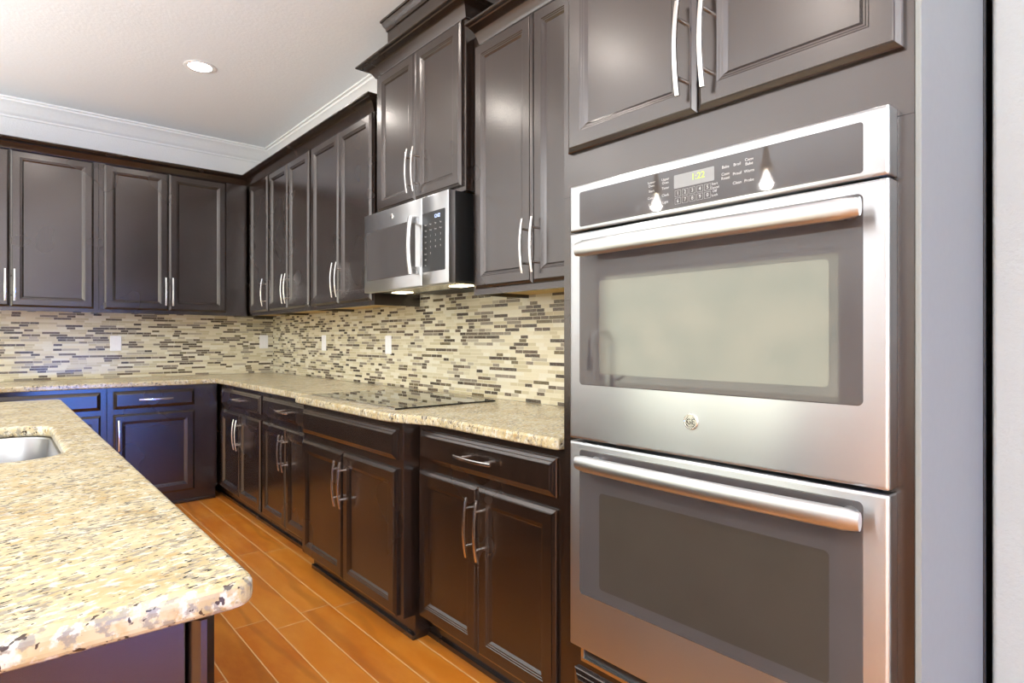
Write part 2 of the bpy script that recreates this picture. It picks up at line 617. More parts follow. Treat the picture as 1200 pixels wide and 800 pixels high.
def window_frame(name, axis, fixed, a0, a1, z0, z1, paneM, mull):
    mb = MB()
    w = 0.05

    def bx(p, q, r, s_, d0, d1):
        if axis == 'X':
            mb.box(fixed + d0, fixed + d1, p, q, r, s_)
        else:
            mb.box(p, q, fixed + d0, fixed + d1, r, s_)
    bx(a0 + .002, a0 + w, z0 + .002, z1 - .002, -0.10, -0.02)
    bx(a1 - w, a1 - .002, z0 + .002, z1 - .002, -0.10, -0.02)
    bx(a0 + w, a1 - w, z0 + .002, z0 + w, -0.10, -0.02)
    bx(a0 + w, a1 - w, z1 - w, z1 - .002, -0.10, -0.02)
    for mm in mull:
        bx(mm - 0.03, mm + 0.03, z0 + w, z1 - w, -0.09, -0.03)
    o = struct(name, mb, M['trim'], bevel=0.003)
    mb = MB()
    bx(a0 + w, a1 - w, z0 + w, z1 - w, -0.075, -0.065)
    mb.build('pane', paneM, o)
    return o


window_frame('window_1', 'X', XL, *WIN, M['garden'], [])
window_frame('window_side_fill', 'X', XL, *WIN2, M['side'], [(WIN2[0] + WIN2[1]) / 2])  # unseen window, added to put highlights on the cabinet door bevels
window_frame('window_blue_fill', 'Y', YF, *WIN_BLUE, M['blue_fill'], [(WIN_BLUE[0] + WIN_BLUE[1]) / 2])  # unseen low blue window, added and placed for a blue sheen on base cabinets

struct('wall_far_right', MB().box(XR, XR + 0.12, YF, 0.31, 0, CEIL), M['wall'])
struct('wall_hall', MB().box(XP + 0.451, XR, 0.18, 0.30, 0, CEIL), M['wall'])

# white crown moulding where walls meet the ceiling
CROWN_W = [(0.0005, CEIL - 0.118), (0.012, CEIL - 0.118), (0.014, CEIL - 0.104), (0.022, CEIL - 0.098), (0.034, CEIL - 0.082),
           (0.056, CEIL - 0.050), (0.082, CEIL - 0.030), (0.092, CEIL - 0.026), (0.096, CEIL - 0.014), (0.112, CEIL - 0.012),
           (0.112, CEIL - 0.0005), (0.0005, CEIL - 0.0005)]
struct('trim_1', MB().sweep(CROWN_W, [(XW - .0005, 2.95), (XW - .0005, YB - .0005), (XL + .001, YB - .0005)], side=1), M['trim'], smooth=True, angle=25)
BASE_P = [(0.0005, 0.001), (0.014, 0.001), (0.014, 0.10), (0.008, 0.125), (0.0005, 0.13)]
struct('baseboard_partition', MB().sweep(BASE_P, [(XP - .0005, -0.60), (XP - .0005, 0.30)], side=1), M['trim'])
struct('baseboard_left', MB().sweep(BASE_P, [(XL + .0005, YB - .02), (XL + .0005, YF + .02)], side=1), M['trim'])

# ------------------------------------------------------------------ tile backsplash
TILE_T = 0.009
tag(MB().box(XW - TILE_T, XW - 0.0006, 1.185, YB - 0.0006, CT + 0.001, 1.4235).box(XW - TILE_T, XW - 0.0006, 2.111, 3.0465, 1.4235, 1.858).build('tile_backsplash', M['tile_r'], recalc=True),
    'mosaic strip tile backsplash behind the cooktop, cream and brown, on the right wall', 'backsplash', 'mosaic tile backsplashes')
tag(MB().box(-0.62, XW - TILE_T - 0.0006, YB - TILE_T, YB - 0.0006, CT + 0.001, 1.4235).build('tile_backsplash', M['tile_b'], recalc=True),
    'mosaic strip tile backsplash on the far left wall, between the far counter and wall cabinets', 'backsplash', 'mosaic tile backsplashes')


# ------------------------------------------------------------------ base cabinets
TOE = 0.10
DZ0, DZ1 = 0.103, 0.690
RZ0, RZ1 = 0.7265, 0.849
PULL_Z = 0.548


def base_cabinet(label, wall, fpl, a0, a1, doors, drawers, back, toe_in=0.05, handles=True, false_front=False):
    right = wall == 'right'
    f = face_right(fpl) if right else face_back(fpl)
    loc = ((fpl + back) / 2, (a0 + a1) / 2, 0) if right else ((a0 + a1) / 2, (fpl + back) / 2, 0)
    t = thing('base_cabinet', label, 'cabinet', loc, 'dark base cabinets along the walls')
    mb = MB()
    kb = MB()
    if right:
        mb.box(fpl, back, a0, a1, TOE, CB - 0.001)
        kb.box(fpl + toe_in, back - 0.02, a0 + 0.0005, a1 - 0.0005, 0.001, TOE - 0.0005)
        kb.box(fpl + toe_in - 0.012, fpl + toe_in, a0 + 0.0005, a1 - 0.0005, 0.001, 0.022)
    else:
        mb.box(a0, a1, fpl, back, TOE, CB - 0.001)
        kb.box(a0 + 0.0005, a1 - 0.0005, fpl + toe_in, back - 0.02, 0.001, TOE - 0.0005)
        kb.box(a0 + 0.0005, a1 - 0.0005, fpl + toe_in - 0.012, fpl + toe_in, 0.001, 0.022)
    mb.build('body', M['wood'], t, bevel=0.0015)
    kb.build('toe_kick', M['wood'], t, bevel=0.002)
    for (d0, d1, h) in doors:
        door(t, f, d0, d1, DZ0, DZ1, h, PULL_Z)
    for (d0, d1) in drawers:
        if false_front:
            door(t, f, d0, d1, RZ0, RZ1, name='drawer_front', prof=DRAWER_PROF)
        else:
            door(t, f, d0, d1, RZ0, RZ1, (d0 + d1) / 2, (RZ0 + RZ1) / 2, True, 'drawer')
    return t


def pair(a0, a1, inset=0.030, gap=0.003):
    mid = (a0 + a1) / 2
    return [(a0, mid - gap / 2, mid - inset), (mid + gap / 2, a1, mid + inset)]


BK = XW - 0.002
base_cabinet('dark brown base cabinet with one drawer and two doors directly left of the wall ovens', 'right', FX, 1.255, 2.0865, pair(1.296, 2.069), [(1.296, 2.069)], BK)
base_cabinet('dark base cabinet under the cooktop, standing forward of its neighbours, without drawer pull', 'right', FXK, 2.088, 3.105,
             pair(2.124, 3.084), [(2.124, 3.084)], BK, 0.055, false_front=True)
base_cabinet('narrow dark base cabinet with drawer and two doors, just left of the cooktop cabinet', 'right', FX, 3.107, 3.944, pair(3.125, 3.925), [(3.125, 3.925)], BK)
base_cabinet('dark base cabinet with drawer and two doors in the corner end of the right run', 'right', FX, 3.946, BK + 3.61, pair(3.969, 4.834), [(3.969, 4.834)], BK)
BY = YB - 0.002
base_cabinet('dark base cabinet with one drawer and one door, on the far wall by the corner', 'back', FY, 0.580, FX - 0.0225, [(0.616, 1.122, 0.645)], [(0.616, 1.122)], BY)
base_cabinet('dark base cabinet on the far wall, half hidden behind the island', 'back', FY, -0.30, 0.5785, pair(-0.262, 0.544), [(-0.262, 0.544)], BY)
base_cabinet('dark base cabinet on the far wall at the left end, behind the island', 'back', FY, -0.62, -0.3015, [(-0.60, -0.322, -0.36)], [(-0.60, -0.322)], BY)


# ------------------------------------------------------------------ countertops
def slab(name, outline, z0, z1, mat, hole=None, bevel=0.010, segs=4):
    bm = bmesh.new()
    edges = []
    for loop in [outline] + ([hole] if hole else []):
        vsx = [bm.verts.new((x, y, z0)) for x, y in loop]
        for i in range(len(vsx)):
            edges.append(bm.edges.new((vsx[i], vsx[(i + 1) % len(vsx)])))
    bmesh.ops.triangle_fill(bm, use_beauty=True, use_dissolve=True, edges=edges)
    r = bmesh.ops.extrude_face_region(bm, geom=bm.faces[:])
    bmesh.ops.translate(bm, verts=[v for v in r['geom'] if isinstance(v, bmesh.types.BMVert)], vec=(0, 0, z1 - z0))
    mb = MB()
    mb.bm.free()
    mb.bm = bm
    return mb.build(name, mat, bevel=bevel, segs=segs)


def arc(cx, cy, r, a0, a1, n=8):
    return [(cx + r * math.cos(math.radians(a0 + (a1 - a0) * i / n)), cy + r * math.sin(math.radians(a0 + (a1 - a0) * i / n))) for i in range(n + 1)]


def scurve(x0, y0, x1, y1, n=10):
    out = []
    for i in range(n + 1):
        t = i / n
        out.append((x0 + (x1 - x0) * (3 * t * t - 2 * t ** 3), y0 + (y1 - y0) * t))
    return out


XC, XCK, YC = 1.268, 1.190, 4.884
outl = [(XW - 0.001, 1.180), (1.35, 1.180), (1.35, 1.262)] + arc(XC + 0.02, 1.285, 0.02, 235, 180, 4)
outl += scurve(XC, 1.90, XCK, 2.20) + [(XCK, 3.125), (XC, 3.145)]
outl += [(XC, YC), (-0.62, YC), (-0.62, YB - 0.001), (XW - 0.001, YB - 0.001)]
tag(slab('countertop', outl, CB, CT, M['granite'], bevel=0.009),
    'cream speckled granite countertop running along both walls around the corner', 'countertop')

# ------------------------------------------------------------------ island
IX, IY0, IY1 = 0.250, 0.775, 3.735
IL = -0.95


def rrect(x0, x1, y0, y1, r, n=8):
    return arc(x1 - r, y0 + r, r, -90, 0, n) + arc(x1 - r, y1 - r, r, 0, 90, n) + arc(x0 + r, y1 - r, r, 90, 180, n) + arc(x0 + r, y0 + r, r, 180, 270, n)


SK = (-0.34, 0.142, 1.90, 2.64)
hole = rrect(*SK, 0.11, 10)[::-1]
tag(slab('island_countertop', rrect(IL, IX, IY0, IY1, 0.028, 6), CB, CT, M['granite'], hole, 0.012, 4),
    'cream speckled granite island top in the left foreground, rounded near corner, sink cut into it', 'countertop')

t = thing('island_cabinet', 'dark brown island base under the granite island top at lower left', 'cabinet', (-0.35, 2.2, 0))
mb = MB()
mb.box(-0.90, 0.174, 0.832, SK[2] - 0.06, TOE, CB - 0.001)
mb.box(-0.90, 0.204, SK[3] + 0.06, 3.69, TOE, CB - 0.001)
mb.box(-0.90, SK[0] - 0.06, SK[2] - 0.06, SK[3] + 0.06, TOE, CB - 0.001)
mb.box(0.176, 0.204, 0.86, SK[3] + 0.06, TOE, CB - 0.001)
mb.box(SK[0] - 0.06, 0.176, SK[2] - 0.06, SK[3] + 0.06, TOE, 0.30)
mb.build('body', M['wood'], t, bevel=0.001)
MB().box(-0.86, 0.14, 0.88, 3.64, 0.001, TOE - 0.001).build('toe_kick', M['wood'], t)
MB().box(-0.905, 0.1755, 0.812, 0.8315, 0.06, CB - 0.001).build('end_panel', M['wood'], t, bevel=0.002)
MB().box(0.180, 0.209, 0.806, 0.8590, 0.06, CB - 0.001).build('corner_post', M['wood'], t, bevel=0.011, segs=1)
fI = lambda a, z, n: (0.204 + n, a, z)
for (d0, d1) in ((0.90, 1.34), (1.345, 1.785), (1.83, 2.25), (2.255, 2.68), (2.73, 3.18), (3.185, 3.64)):
    door(t, fI, d0, d1, DZ0, 0.69, d1 - 0.03 if d0 in (0.90, 1.83, 2.73) else d0 + 0.03, PULL_Z)
    door(t, fI, d0, d1, RZ0, RZ1, (d0 + d1) / 2, (RZ0 + RZ1) / 2, True, 'drawer')

# undermount sink
t = thing('sink', 'undermount stainless steel sink set into the granite island top', 'sink', (-0.1, 2.27, 0.68))
rr = []
zt = CB - 0.0008
S = SK
for ins, z in ((-0.022, zt - 0.003), (-0.022, zt), (0.002, zt), (0.006, zt - 0.006), (0.012, zt - 0.10), (0.020, zt - 0.165), (0.035, zt - 0.190), (0.06, zt - 0.200)):
    rr.append([(x, y, z) for x, y in rrect(S[0] + ins, S[1] - ins, S[2] + ins, S[3] - ins, max(0.04, 0.11 - ins * 0.8), 8)])
mb = MB().rings(rr, cap0=False, cap1=True)
o = mb.build('bowl', M['sinksteel'], t, smooth=True, recalc=False)
md = o.modifiers.new('solid', 'SOLIDIFY')
md.thickness = 0.0015
md.offset = -1
MB().lathe([(0.0, 0.0), (0.042, 0.0), (0.045, 0.003), (0.038, 0.004), (0.030, 0.002), (0.0, 0.002)], (-0.1, 2.27, zt - 0.1995), 24, cap0=False, cap1=False).build('drain', M['steel_plain'], t, smooth=True)

# faucet on the island (shows in the oven glass)
t = thing('faucet', 'dark gooseneck kitchen faucet beside the island sink, mirrored in the upper oven glass', 'faucet', (-0.44, 2.30, CT))
MB().lathe([(0.028, 0.0005), (0.028, 0.008), (0.018, 0.014), (0.016, 0.09), (0.013, 0.10)], (-0.44, 2.30, CT), 20).build('base', M['steel_plain'], t, smooth=True)
pts = [(-0.44, 2.30, CT + 0.099 + 0.02 * i) for i in range(8)] + [(-0.34 + 0.10 * math.cos(math.radians(180 - a)), 2.30, CT + 0.25 + 0.10 * math.sin(math.radians(180 - a))) for a in range(10, 181, 10)] + [(-0.24, 2.30, CT + 0.20)]
MB().tube(pts, 0.011, 14).build('spout', M['steel_plain'], t, smooth=True)
MB().cyl((-0.24, 2.30, CT + 0.20), (-0.24, 2.30, CT + 0.12), 0.015, 0.018).build('spray_head', M['black'], t, smooth=True)
MB().tube([(-0.44, 2.283, CT + 0.06), (-0.44, 2.25, CT + 0.065), (-0.43, 2.20, CT + 0.09)], [0.010, 0.008, 0.006], 10).build('lever', M['steel_plain'], t, smooth=True)

# ------------------------------------------------------------------ cooktop
t = thing('cooktop', 'black glass electric cooktop set on the granite below the microwave, reflecting the tile', 'cooktop', (1.54, 2.66, CT))
K = (1.272, 1.815, 2.225, 3.095)
mb = MB()
ro = rrect(K[0], K[1], K[2], K[3], 0.010, 4)
ri = rrect(K[0] + 0.003, K[1] - 0.003, K[2] + 0.003, K[3] - 0.003, 0.008, 4)
mb.rings([[(x, y, CT + 0.0006) for x, y in ro], [(x, y, CT + 0.005) for x, y in ro], [(x, y, CT + 0.0072) for x, y in ri]])
mb.build('glass_top', M['cooktop'], t)
MB().box(K[0] - 0.006, K[0] - 0.0005, K[2] + 0.004, K[3] - 0.004, CT + 0.0006, CT + 0.0075).build('front_trim', M['steel_plain'], t, bevel=0.001)
for (bx_, by_, br) in ((1.42, 2.44, 0.10), (1.66, 2.42, 0.075), (1.42, 2.88, 0.085), (1.67, 2.90, 0.105)):
    MB().rings([[(bx_ + r * math.cos(i * math.pi / 24), by_ + r * math.sin(i * math.pi / 24), CT + z) for i in range(48)]
                for r, z in ((br, .0073), (br, .0075), (br - .003, .0075), (br - .003, .0073))], False, False).build('burner_ring', M['print'] if False else plain('burner_mark', (0.10, 0.10, 0.10), 0.3), t)

# ------------------------------------------------------------------ wall cabinets
UZ0, UZ1 = 1.429, 2.479
UB = 1.403


def wall_cabinet(label, wall, fpl, a0, a1, z0, z1, doors, back, dz0, dz1, hz, group='dark wall cabinets'):
    right = wall == 'right'
    f = face_right(fpl) if right else face_back(fpl)
    loc = ((fpl + back) / 2, (a0 + a1) / 2, z0) if right else ((a0 + a1) / 2, (fpl + back) / 2, z0)
    t = thing('wall_cabinet', label, 'cabinet', loc, group)
    mb = MB()

    def bx(m, p, q, n0, n1, r, s_):
        if right:
            m.box(fpl + n0, fpl + n1, p, q, r, s_)
        else:
            m.box(p, q, fpl + n0, fpl + n1, r, s_)
    dep = back - fpl
    bx(mb, a0, a1, 0, dep, z0 + 0.022, z1)
    bx(mb, a0, a1, 0, 0.019, z0, z0 + 0.022)
    bx(mb, a0, a0 + 0.016, 0.019, dep, z0, z0 + 0.022)
    bx(mb, a1 - 0.016, a1, 0.019, dep, z0, z0 + 0.022)
    mb.build('body', M['wood'], t)
    mb = MB()
    bx(mb, a0 + 0.0165, a1 - 0.0165, 0.0195, dep - 0.0005, z0 + 0.016, z0 + 0.0215)
    o = mb.build('bottom_panel', M['maple'], t)
    o['label'] = 'honey maple underside'
    for (d0, d1, h) in doors:
        door(t, f, d0, d1, dz0, dz1, h, hz)
    return t


HU = 1.572
wall_cabinet('narrow single-door dark wall cabinet on the right wall, tight in the room corner', 'right', UX, 4.732, YB - 0.002, UB, 2.53, [(4.748, 5.165, 4.778)], BK, UZ0, UZ1, HU)
wall_cabinet('dark two-door wall cabinet on the right wall, second from the room corner', 'right', UX, 3.922, 4.730, UB, 2.53, pair(3.943, 4.706), BK, UZ0, UZ1, HU)
wall_cabinet('dark two-door wall cabinet immediately left of the microwave', 'right', UX, 3.048, 3.920, UB, 2.53, pair(3.062, 3.899), BK, UZ0, UZ1, HU)
wall_cabinet('dark two-door wall cabinet on the far wall, nearest the corner', 'back', UY, 0.568, UX - 0.0225, UB, 2.53, pair(0.598, 1.424, 0.024), BY, UZ0, UZ1, HU)
wall_cabinet('dark two-door wall cabinet at the left end of the far wall', 'back', UY, -0.42, 0.566, UB, 2.53, pair(-0.385, 0.536, 0.024), BY, UZ0, UZ1, HU)

WC = [(0.0005, 0.0), (0.007, 0.0), (0.009, 0.006), (0.014, 0.012), (0.020, 0.024), (0.032, 0.038), (0.050, 0.047), (0.064, 0.050), (0.068, 0.054),
      (0.082, 0.055), (0.085, 0.058), (0.085, 0.064), (0.0005, 0.064)]


def wcrown(z, sc=1.0):
    return [(o * sc if o > 0.001 else o, z + h * sc) for o, h in WC]


CZ = 2.4825
mb = MB().sweep(wcrown(CZ), [(BK, 3.0475), (UX, 3.0475), (UX, UY), (-0.42, UY)], side=1)
tag(mb.build('cabinet_crown_molding', M['wood'], smooth=True, angle=22),
    'dark wood crown molding capping the lower wall cabinets around the corner', 'molding')

# raised cabinet above the microwave
MY0, MY1 = 2.112, 2.915
t = wall_cabinet('raised dark two-door wall cabinet directly above the microwave', 'right', UXM, MY0, MY1, 0.650 + 1.21 - 0.001, 2.67,
                 pair(2.133, 2.880, 0.028), BK, 1.882, 2.602, 2.022)
MB().sweep(wcrown(2.606, 1.0), [(BK, MY0), (UXM, MY0), (UXM, MY1), (BK, MY1)], side=1).build('crown', M['wood'], t, smooth=True, angle=22)
MB().box(UXM + 0.022, BK, MY0 + 0.06, MY1 - 0.075, 2.671, 2.892).build('frieze', M['wood'], t, bevel=0.0015)
FZ = [(0.0005, 2.835), (0.006, 2.835), (0.008, 2.848), (0.018, 2.862), (0.024, 2.880), (0.030, 2.882), (0.030, 2.893), (0.0005, 2.893)]
MB().sweep(FZ, [(BK, MY0 + 0.06), (UXM + 0.022, MY0 + 0.06), (UXM + 0.022, MY1 - 0.075), (BK, MY1 - 0.075)], side=1).build('frieze_molding', M['wood'], t, smooth=True, angle=22)

# tall wall cabinet between the microwave and the ovens
XVF = 1.593
t = wall_cabinet('long dark two-door wall cabinet between the microwave and the ovens', 'right', XVF, 1.180, 2.108, UB, 2.53,
                 [(1.716, 2.085, 1.742), (1.205, 1.712, 1.686)], BK, UZ0, UZ1, HU)
t_right_upper = t
MB().sweep(wcrown(CZ), [(XVF, 1.176), (XVF, 2.062)], side=1).build('crown', M['wood'], t, smooth=True, angle=22)

# ------------------------------------------------------------------ tall oven cabinet
TY0, TY1 = 0.3225, 1.173
OY0, OY1 = 0.359, 1.115
OZ0, OZ1 = 0.365, 1.600
t = thing('oven_cabinet', 'tall dark cabinet housing the double wall ovens, with doors above and a smooth grey end', 'cabinet', (1.55, 0.75, 0))
mb = MB()
mb.box(TX, BK, TY0 + 0.0105, OY0 + 0.022, TOE, OZ1)
mb.box(TX, BK, OY1 - 0.022, TY1, TOE, OZ1)
mb.box(TX, BK, TY0 + 0.0105, TY1, OZ1 + 0.0008, 2.70)
mb.box(TX, BK, OY0 + 0.0225, OY1 - 0.0225, TOE, OZ0 - 0.001)
mb.build('body', M['wood'], t)
MB().box(TX + 0.05, BK - 0.02, TY0 + 0.012, TY1 - 0.001, 0.001, TOE - 0.0005).build('toe_kick', M['wood'], t)
o = MB().box(TX + 0.001, XP - 0.012, TY0, TY0 + 0.0102, 0.002, 2.70).build('end_panel', M['grey_panel'], t, bevel=0.0015)
o['label'] = 'smooth grey end panel'
o = MB().box(XP - 0.0115, XP - 0.002, TY0 - 0.004, TY0 + 0.0102, 0.002, 2.70).build('scribe_strip', M['gap'], t, bevel=0.003)
o['label'] = 'dark strip against the white wall'
fT = face_right(TX)
door(t, fT, 0.347, 0.7455, 1.716, 2.479, 0.7455 - 0.030, 1.86)
door(t, fT, 0.7485, 1.147, 1.716, 2.479, 0.7485 + 0.030, 1.86)
door(t, fT, 0.350, 1.125, 0.125, 0.325, 0.7375, 0.225, True, 'drawer')
MB().sweep(wcrown(CZ), [(TX, TY0 + 0.012), (TX, TY1), (XVF - 0.092, TY1)], side=1).build('crown', M['wood'], t, smooth=True, angle=22)


# ------------------------------------------------------------------ text helper
def text_mesh(s, size, f, a, z, n, align='CENTER', mirror=-1, name='text', mat=None, parent=None, thick=0.0003):
    cu = bpy.data.curves.new('txt', 'FONT')
    cu.body = s
    cu.size = size
    cu.align_x = align
    cu.align_y = 'CENTER'
    cu.resolution_u = 3
    ob = bpy.data.objects.new('txt', cu)
    C.objects.link(ob)
    dg = bpy.context.evaluated_depsgraph_get()
    me = bpy.data.meshes.new_from_object(ob.evaluated_get(dg))
    C.objects.unlink(ob)
    bpy.data.objects.remove(ob)
    polys = [[(f(a + mirror * me.vertices[i].co.x, z + me.vertices[i].co.y, n)) for i in p.vertices] for p in me.polygons]
    bpy.data.meshes.remove(me)
    return polys


def add_polys(mb, polys):
    for p in polys:
        mb.bm.faces.new([mb.bm.verts.new(c) for c in p])


# ------------------------------------------------------------------ double wall oven
XO = 1.161
ov = thing('double_wall_oven', 'stainless steel double wall oven with two glass doors, built into the tall cabinet', 'oven', (1.5, 0.737, OZ0))
MB().box(TX + 0.002, 1.80, OY0 + 0.03, OY1 - 0.03, OZ0 + 0.002, OZ1 - 0.003).build('oven_body', M['gap'], ov)
fO = face_right(XO)


def rr_face(f, a0, a1, z0, z1, r, prof, n=6):
    """rounded rectangle slab from (inset, n) profile"""
    rings_ = []
    for ins, nn in prof:
        rings_.append([f(a, z, nn) for a, z in rrect(a0 + ins, a1 - ins, z0 + ins, z1 - ins, max(r - ins, 0.0015), n)])
    return MB().rings(rings_)


SLAB = [(0.0, -0.039), (0.0, -0.008), (0.0015, -0.0035), (0.0045, -0.0008), (0.009, 0.0)]


def steel_slab(name, z0, z1, parent, cutout=None):
    mb = rr_face(fO, OY0, OY1, z0, z1, 0.004, [(0.0, -0.0385), (0.0, -0.006), (0.0012, -0.0025), (0.0035, -0.0006), (0.007, 0.0)], 3)
    return mb.build(name, M['steel'], parent, smooth=True, angle=30)


GLP = [(0.0, -0.002), (0.0, 0.0006), (0.002, 0.0009)]
GY0, GY1 = 0.400, 1.078
# control panel
cp = steel_slab('control_panel', 1.493, 1.615, ov)
rr_face(fO, GY0, GY1, 1.504, 1.594, 0.006, GLP).build('glass_fascia', M['glass'], cp)
fG = face_right(XO - 0.0009)
mb = rr_face(fG, 0.689, 0.789, 1.5485, 1.5785, 0.002, [(0, 0), (0, 0.0004)], 2)
mb.build('display', M['lcd'], cp)
mb = MB()
add_polys(mb, text_mesh('1:22', 0.020, fG, 0.728, 1.5655, 0.0007))
mb.build('clock_digits', M['digit'], cp, recalc=False)
mb = MB()
for i, chx in enumerate('1234567890'):
    a = 0.789 - 0.010 - (i % 5) * 0.0185
    z = 1.537 - (i // 5) * 0.017
    add_polys(mb, text_mesh(chx, 0.011, fG, a, z, 0.0003))
    for (w0, w1, h0, h1) in ((-0.0075, 0.0075, 0.0065, 0.0069), (-0.0075, 0.0075, -0.0069, -0.0065), (-0.0075, -0.0071, -0.0065, 0.0065), (0.0071, 0.0075, -0.0065, 0.0065)):
        add_polys(mb, [[fG(a + w0, z + h0, 0.0003), fG(a + w1, z + h0, 0.0003), fG(a + w1, z + h1, 0.0003), fG(a + w0, z + h1, 0.0003)]])
for r_, c_, s in ((0, 0, 'Bake'), (0, 1, 'Broil'), (0, 2, 'Conv\nBake'), (1, 0, 'Conv\nRoast'), (1, 1, 'Proof'), (1, 2, 'Warm'), (2, 1, 'Clean'), (2, 2, 'Probe')):
    add_polys(mb, text_mesh(s, 0.0085, fG, 0.663 - c_ * 0.026, 1.571 - r_ * 0.019, 0.0003))
for r_, s in enumerate(('Start', 'Cancel\nOff', 'Lock')):
    add_polys(mb, text_mesh(s, 0.0075, fG, 0.688, 1.541 - r_ * 0.012, 0.0003))
for r_, s in enumerate(('Upper\nOven', 'Timer', 'Clock', 'Light')):
    add_polys(mb, text_mesh(s, 0.008, fG, 0.812, 1.571 - r_ * 0.016, 0.0003))
for r_, s in enumerate(('Lower\nOven', 'Start', 'Cancel', 'Light')):
    add_polys(mb, text_mesh(s, 0.008, fG, 0.850, 1.571 - r_ * 0.016, 0.0003))
mb.build('keypad', M['print'], cp, recalc=False)


def oven_handle(z, parent):
    mb = MB()
    N = 24
    rr_ = []
    y0, y1 = 0.390, 1.050
    for i in range(N + 1):
        u = i / N
        y = y0 + (y1 - y0) * u
        bow = 1 - (2 * u - 1) ** 2
        n = 0.044 + 0.010 * bow
        rv, rn = 0.0205, 0.011
        e = min(1.0, 0.80 + min(u, 1 - u) * 12)
        rr_.append([fO(y, z + rv * e * math.sin(2 * math.pi * k / 20), n + rn * e * math.cos(2 * math.pi * k / 20)) for k in range(20)])
    mb.rings(rr_)
    for y in (y0 + 0.030, y1 - 0.030):
        rings_ = []
        for nn, sc in ((0.0008, 1.0), (0.012, 0.85), (0.040, 0.75)):
            rings_.append([fO(y + 0.016 * sc * math.cos(2 * math.pi * k / 16), z + 0.013 * sc * math.sin(2 * math.pi * k / 16), nn) for k in range(16)])
        mb.rings(rings_)
    return mb.build('handle', M['handle'], parent, smooth=True, angle=50)


def oven_door(z0, z1, g0, g1, w0, w1, hz, badge):
    d = steel_slab('oven_door', z0, z1, ov)
    rr_face(fO, GY0, GY1, g0, g1, 0.010, GLP).build('glass_panel', M['glass'], d)
    o = rr_face(fG, 0.457, 1.010, w0, w1, 0.010, [(0, 0), (0, 0.0003)]).build('viewing_window', M['screen'], d)
    oven_handle(hz, d)
    if badge:
        cy_, cz_ = 0.746, 1.029
        prof = [(0.0175, 0.0), (0.0175, 0.0025), (0.0165, 0.0034), (0.0150, 0.0034), (0.0145, 0.0026), (0.0002, 0.0026)]
        bo = MB().lathe(prof, (XO, cy_, cz_), 32, 'X').build('badge', M['steel_plain'], d, smooth=True)
        mb2 = MB()
        add_polys(mb2, text_mesh('GE', 0.017, fO, cy_, cz_, 0.0030))
        for k in range(4):
            a0 = k * math.pi / 2 + 0.35
            pts = [fO(cy_ + 0.0122 * math.cos(a0 + j * 0.11), cz_ + 0.0122 * math.sin(a0 + j * 0.11), 0.0030) for j in range(9)]
            pin = [fO(cy_ + 0.0112 * math.cos(a0 + j * 0.11), cz_ + 0.0112 * math.sin(a0 + j * 0.11), 0.0030) for j in range(9)]
            for j in range(8):
                add_polys(mb2, [[pts[j], pts[j + 1], pin[j + 1], pin[j]]])
        mb2.build('badge_lettering', M['gap'], d, recalc=False)
    return d


oven_door(0.949, 1.489, 1.092, 1.468, 1.122, 1.358, 1.437, True)
oven_door(0.402, 0.942, 0.547, 0.923, 0.577, 0.821, 0.899, False)
# bottom vent trim: a folded stainless lip with a dark slot above it
mb = MB()
mb.box(TX - 0.012, TX + 0.001, OY0 + 0.012, OY1 - 0.016, 0.352, 0.362)
mb.box(TX - 0.012, TX + 0.001, OY0 + 0.012, OY0 + 0.022, 0.362, 0.4005)
mb.box(TX - 0.012, TX + 0.001, OY1 - 0.026, OY1 - 0.016, 0.362, 0.4005)
mb.build('vent_trim', M['steel_plain'], ov, bevel=0.001)
MB().box(TX - 0.003, TX - 0.0005, OY0 + 0.0225, OY1 - 0.0265, 0.3625, 0.400).build('vent_slot', M['black'], ov)

# ------------------------------------------------------------------ microwave
MX, WY0, WY1, WZ0, WZ1 = 1.477, 2.135, 2.912, 1.453, 1.8565
mw = thing('microwave', 'stainless over-the-range microwave hung above the cooktop', 'microwave', (1.7, 2.52, WZ0))
MB().box(MX + 0.036, BK - 0.012, WY0, WY1, WZ0 + 0.010, WZ1).build('body', M['black'], mw, bevel=0.003)
fM = face_right(MX)
FP = [(0.0, -0.035), (0.0, -0.004), (0.0015, -0.0012), (0.004, 0.0)]
MSPL = 2.348      # split between door and control side
d = rr_face(fM, MSPL + 0.001, WY1, WZ0, WZ1, 0.003, FP, 3).build('door', M['steel'], mw, smooth=True, angle=30)
rr_face(fM, 2.405, 2.885, 1.513, 1.765, 0.006, [(0, -0.002), (0, 0.0005), (0.001, 0.0008)]).build('window_glass', M['glass'], d)
cpn = rr_face(fM, WY0, MSPL - 0.001, WZ0, WZ1, 0.003, FP, 3).build('control_panel', M['steel'], mw, smooth=True, angle=30)
rr_face(fM, 2.160, MSPL - 0.006, 1.513, 1.780, 0.005, [(0, -0.002), (0, 0.0005), (0.001, 0.0008)]).build('keypad_panel', M['black'], cpn)
fMG = face_right(MX - 0.0008)
mb = MB()
add_polys(mb, text_mesh('12:02', 0.022, fMG, 2.222, 1.755, 0.0004))
mb.build('clock_digits', M['mwdigit'], cpn, recalc=False)
mb = MB()
for r_ in range(8):
    for c_ in range(4):
        a = 2.315 - c_ * 0.040
        z = 1.725 - r_ * 0.026
        s = ['Pop', 'Time', 'Pow', 'Def', 'Veg', 'Soup', 'Add', 'Set'][r_] if (r_ < 2 or c_ in (0,)) else ('1234567890'[(r_ - 2) * 3 + c_ - 1] if (r_ - 2) * 3 + c_ - 1 < 10 else '')
        if s:
            add_polys(mb, text_mesh(s, 0.012 if len(s) < 2 else 0.009, fMG, a, z, 0.0004))
mb.build('keypad', M['print'], cpn, recalc=False)
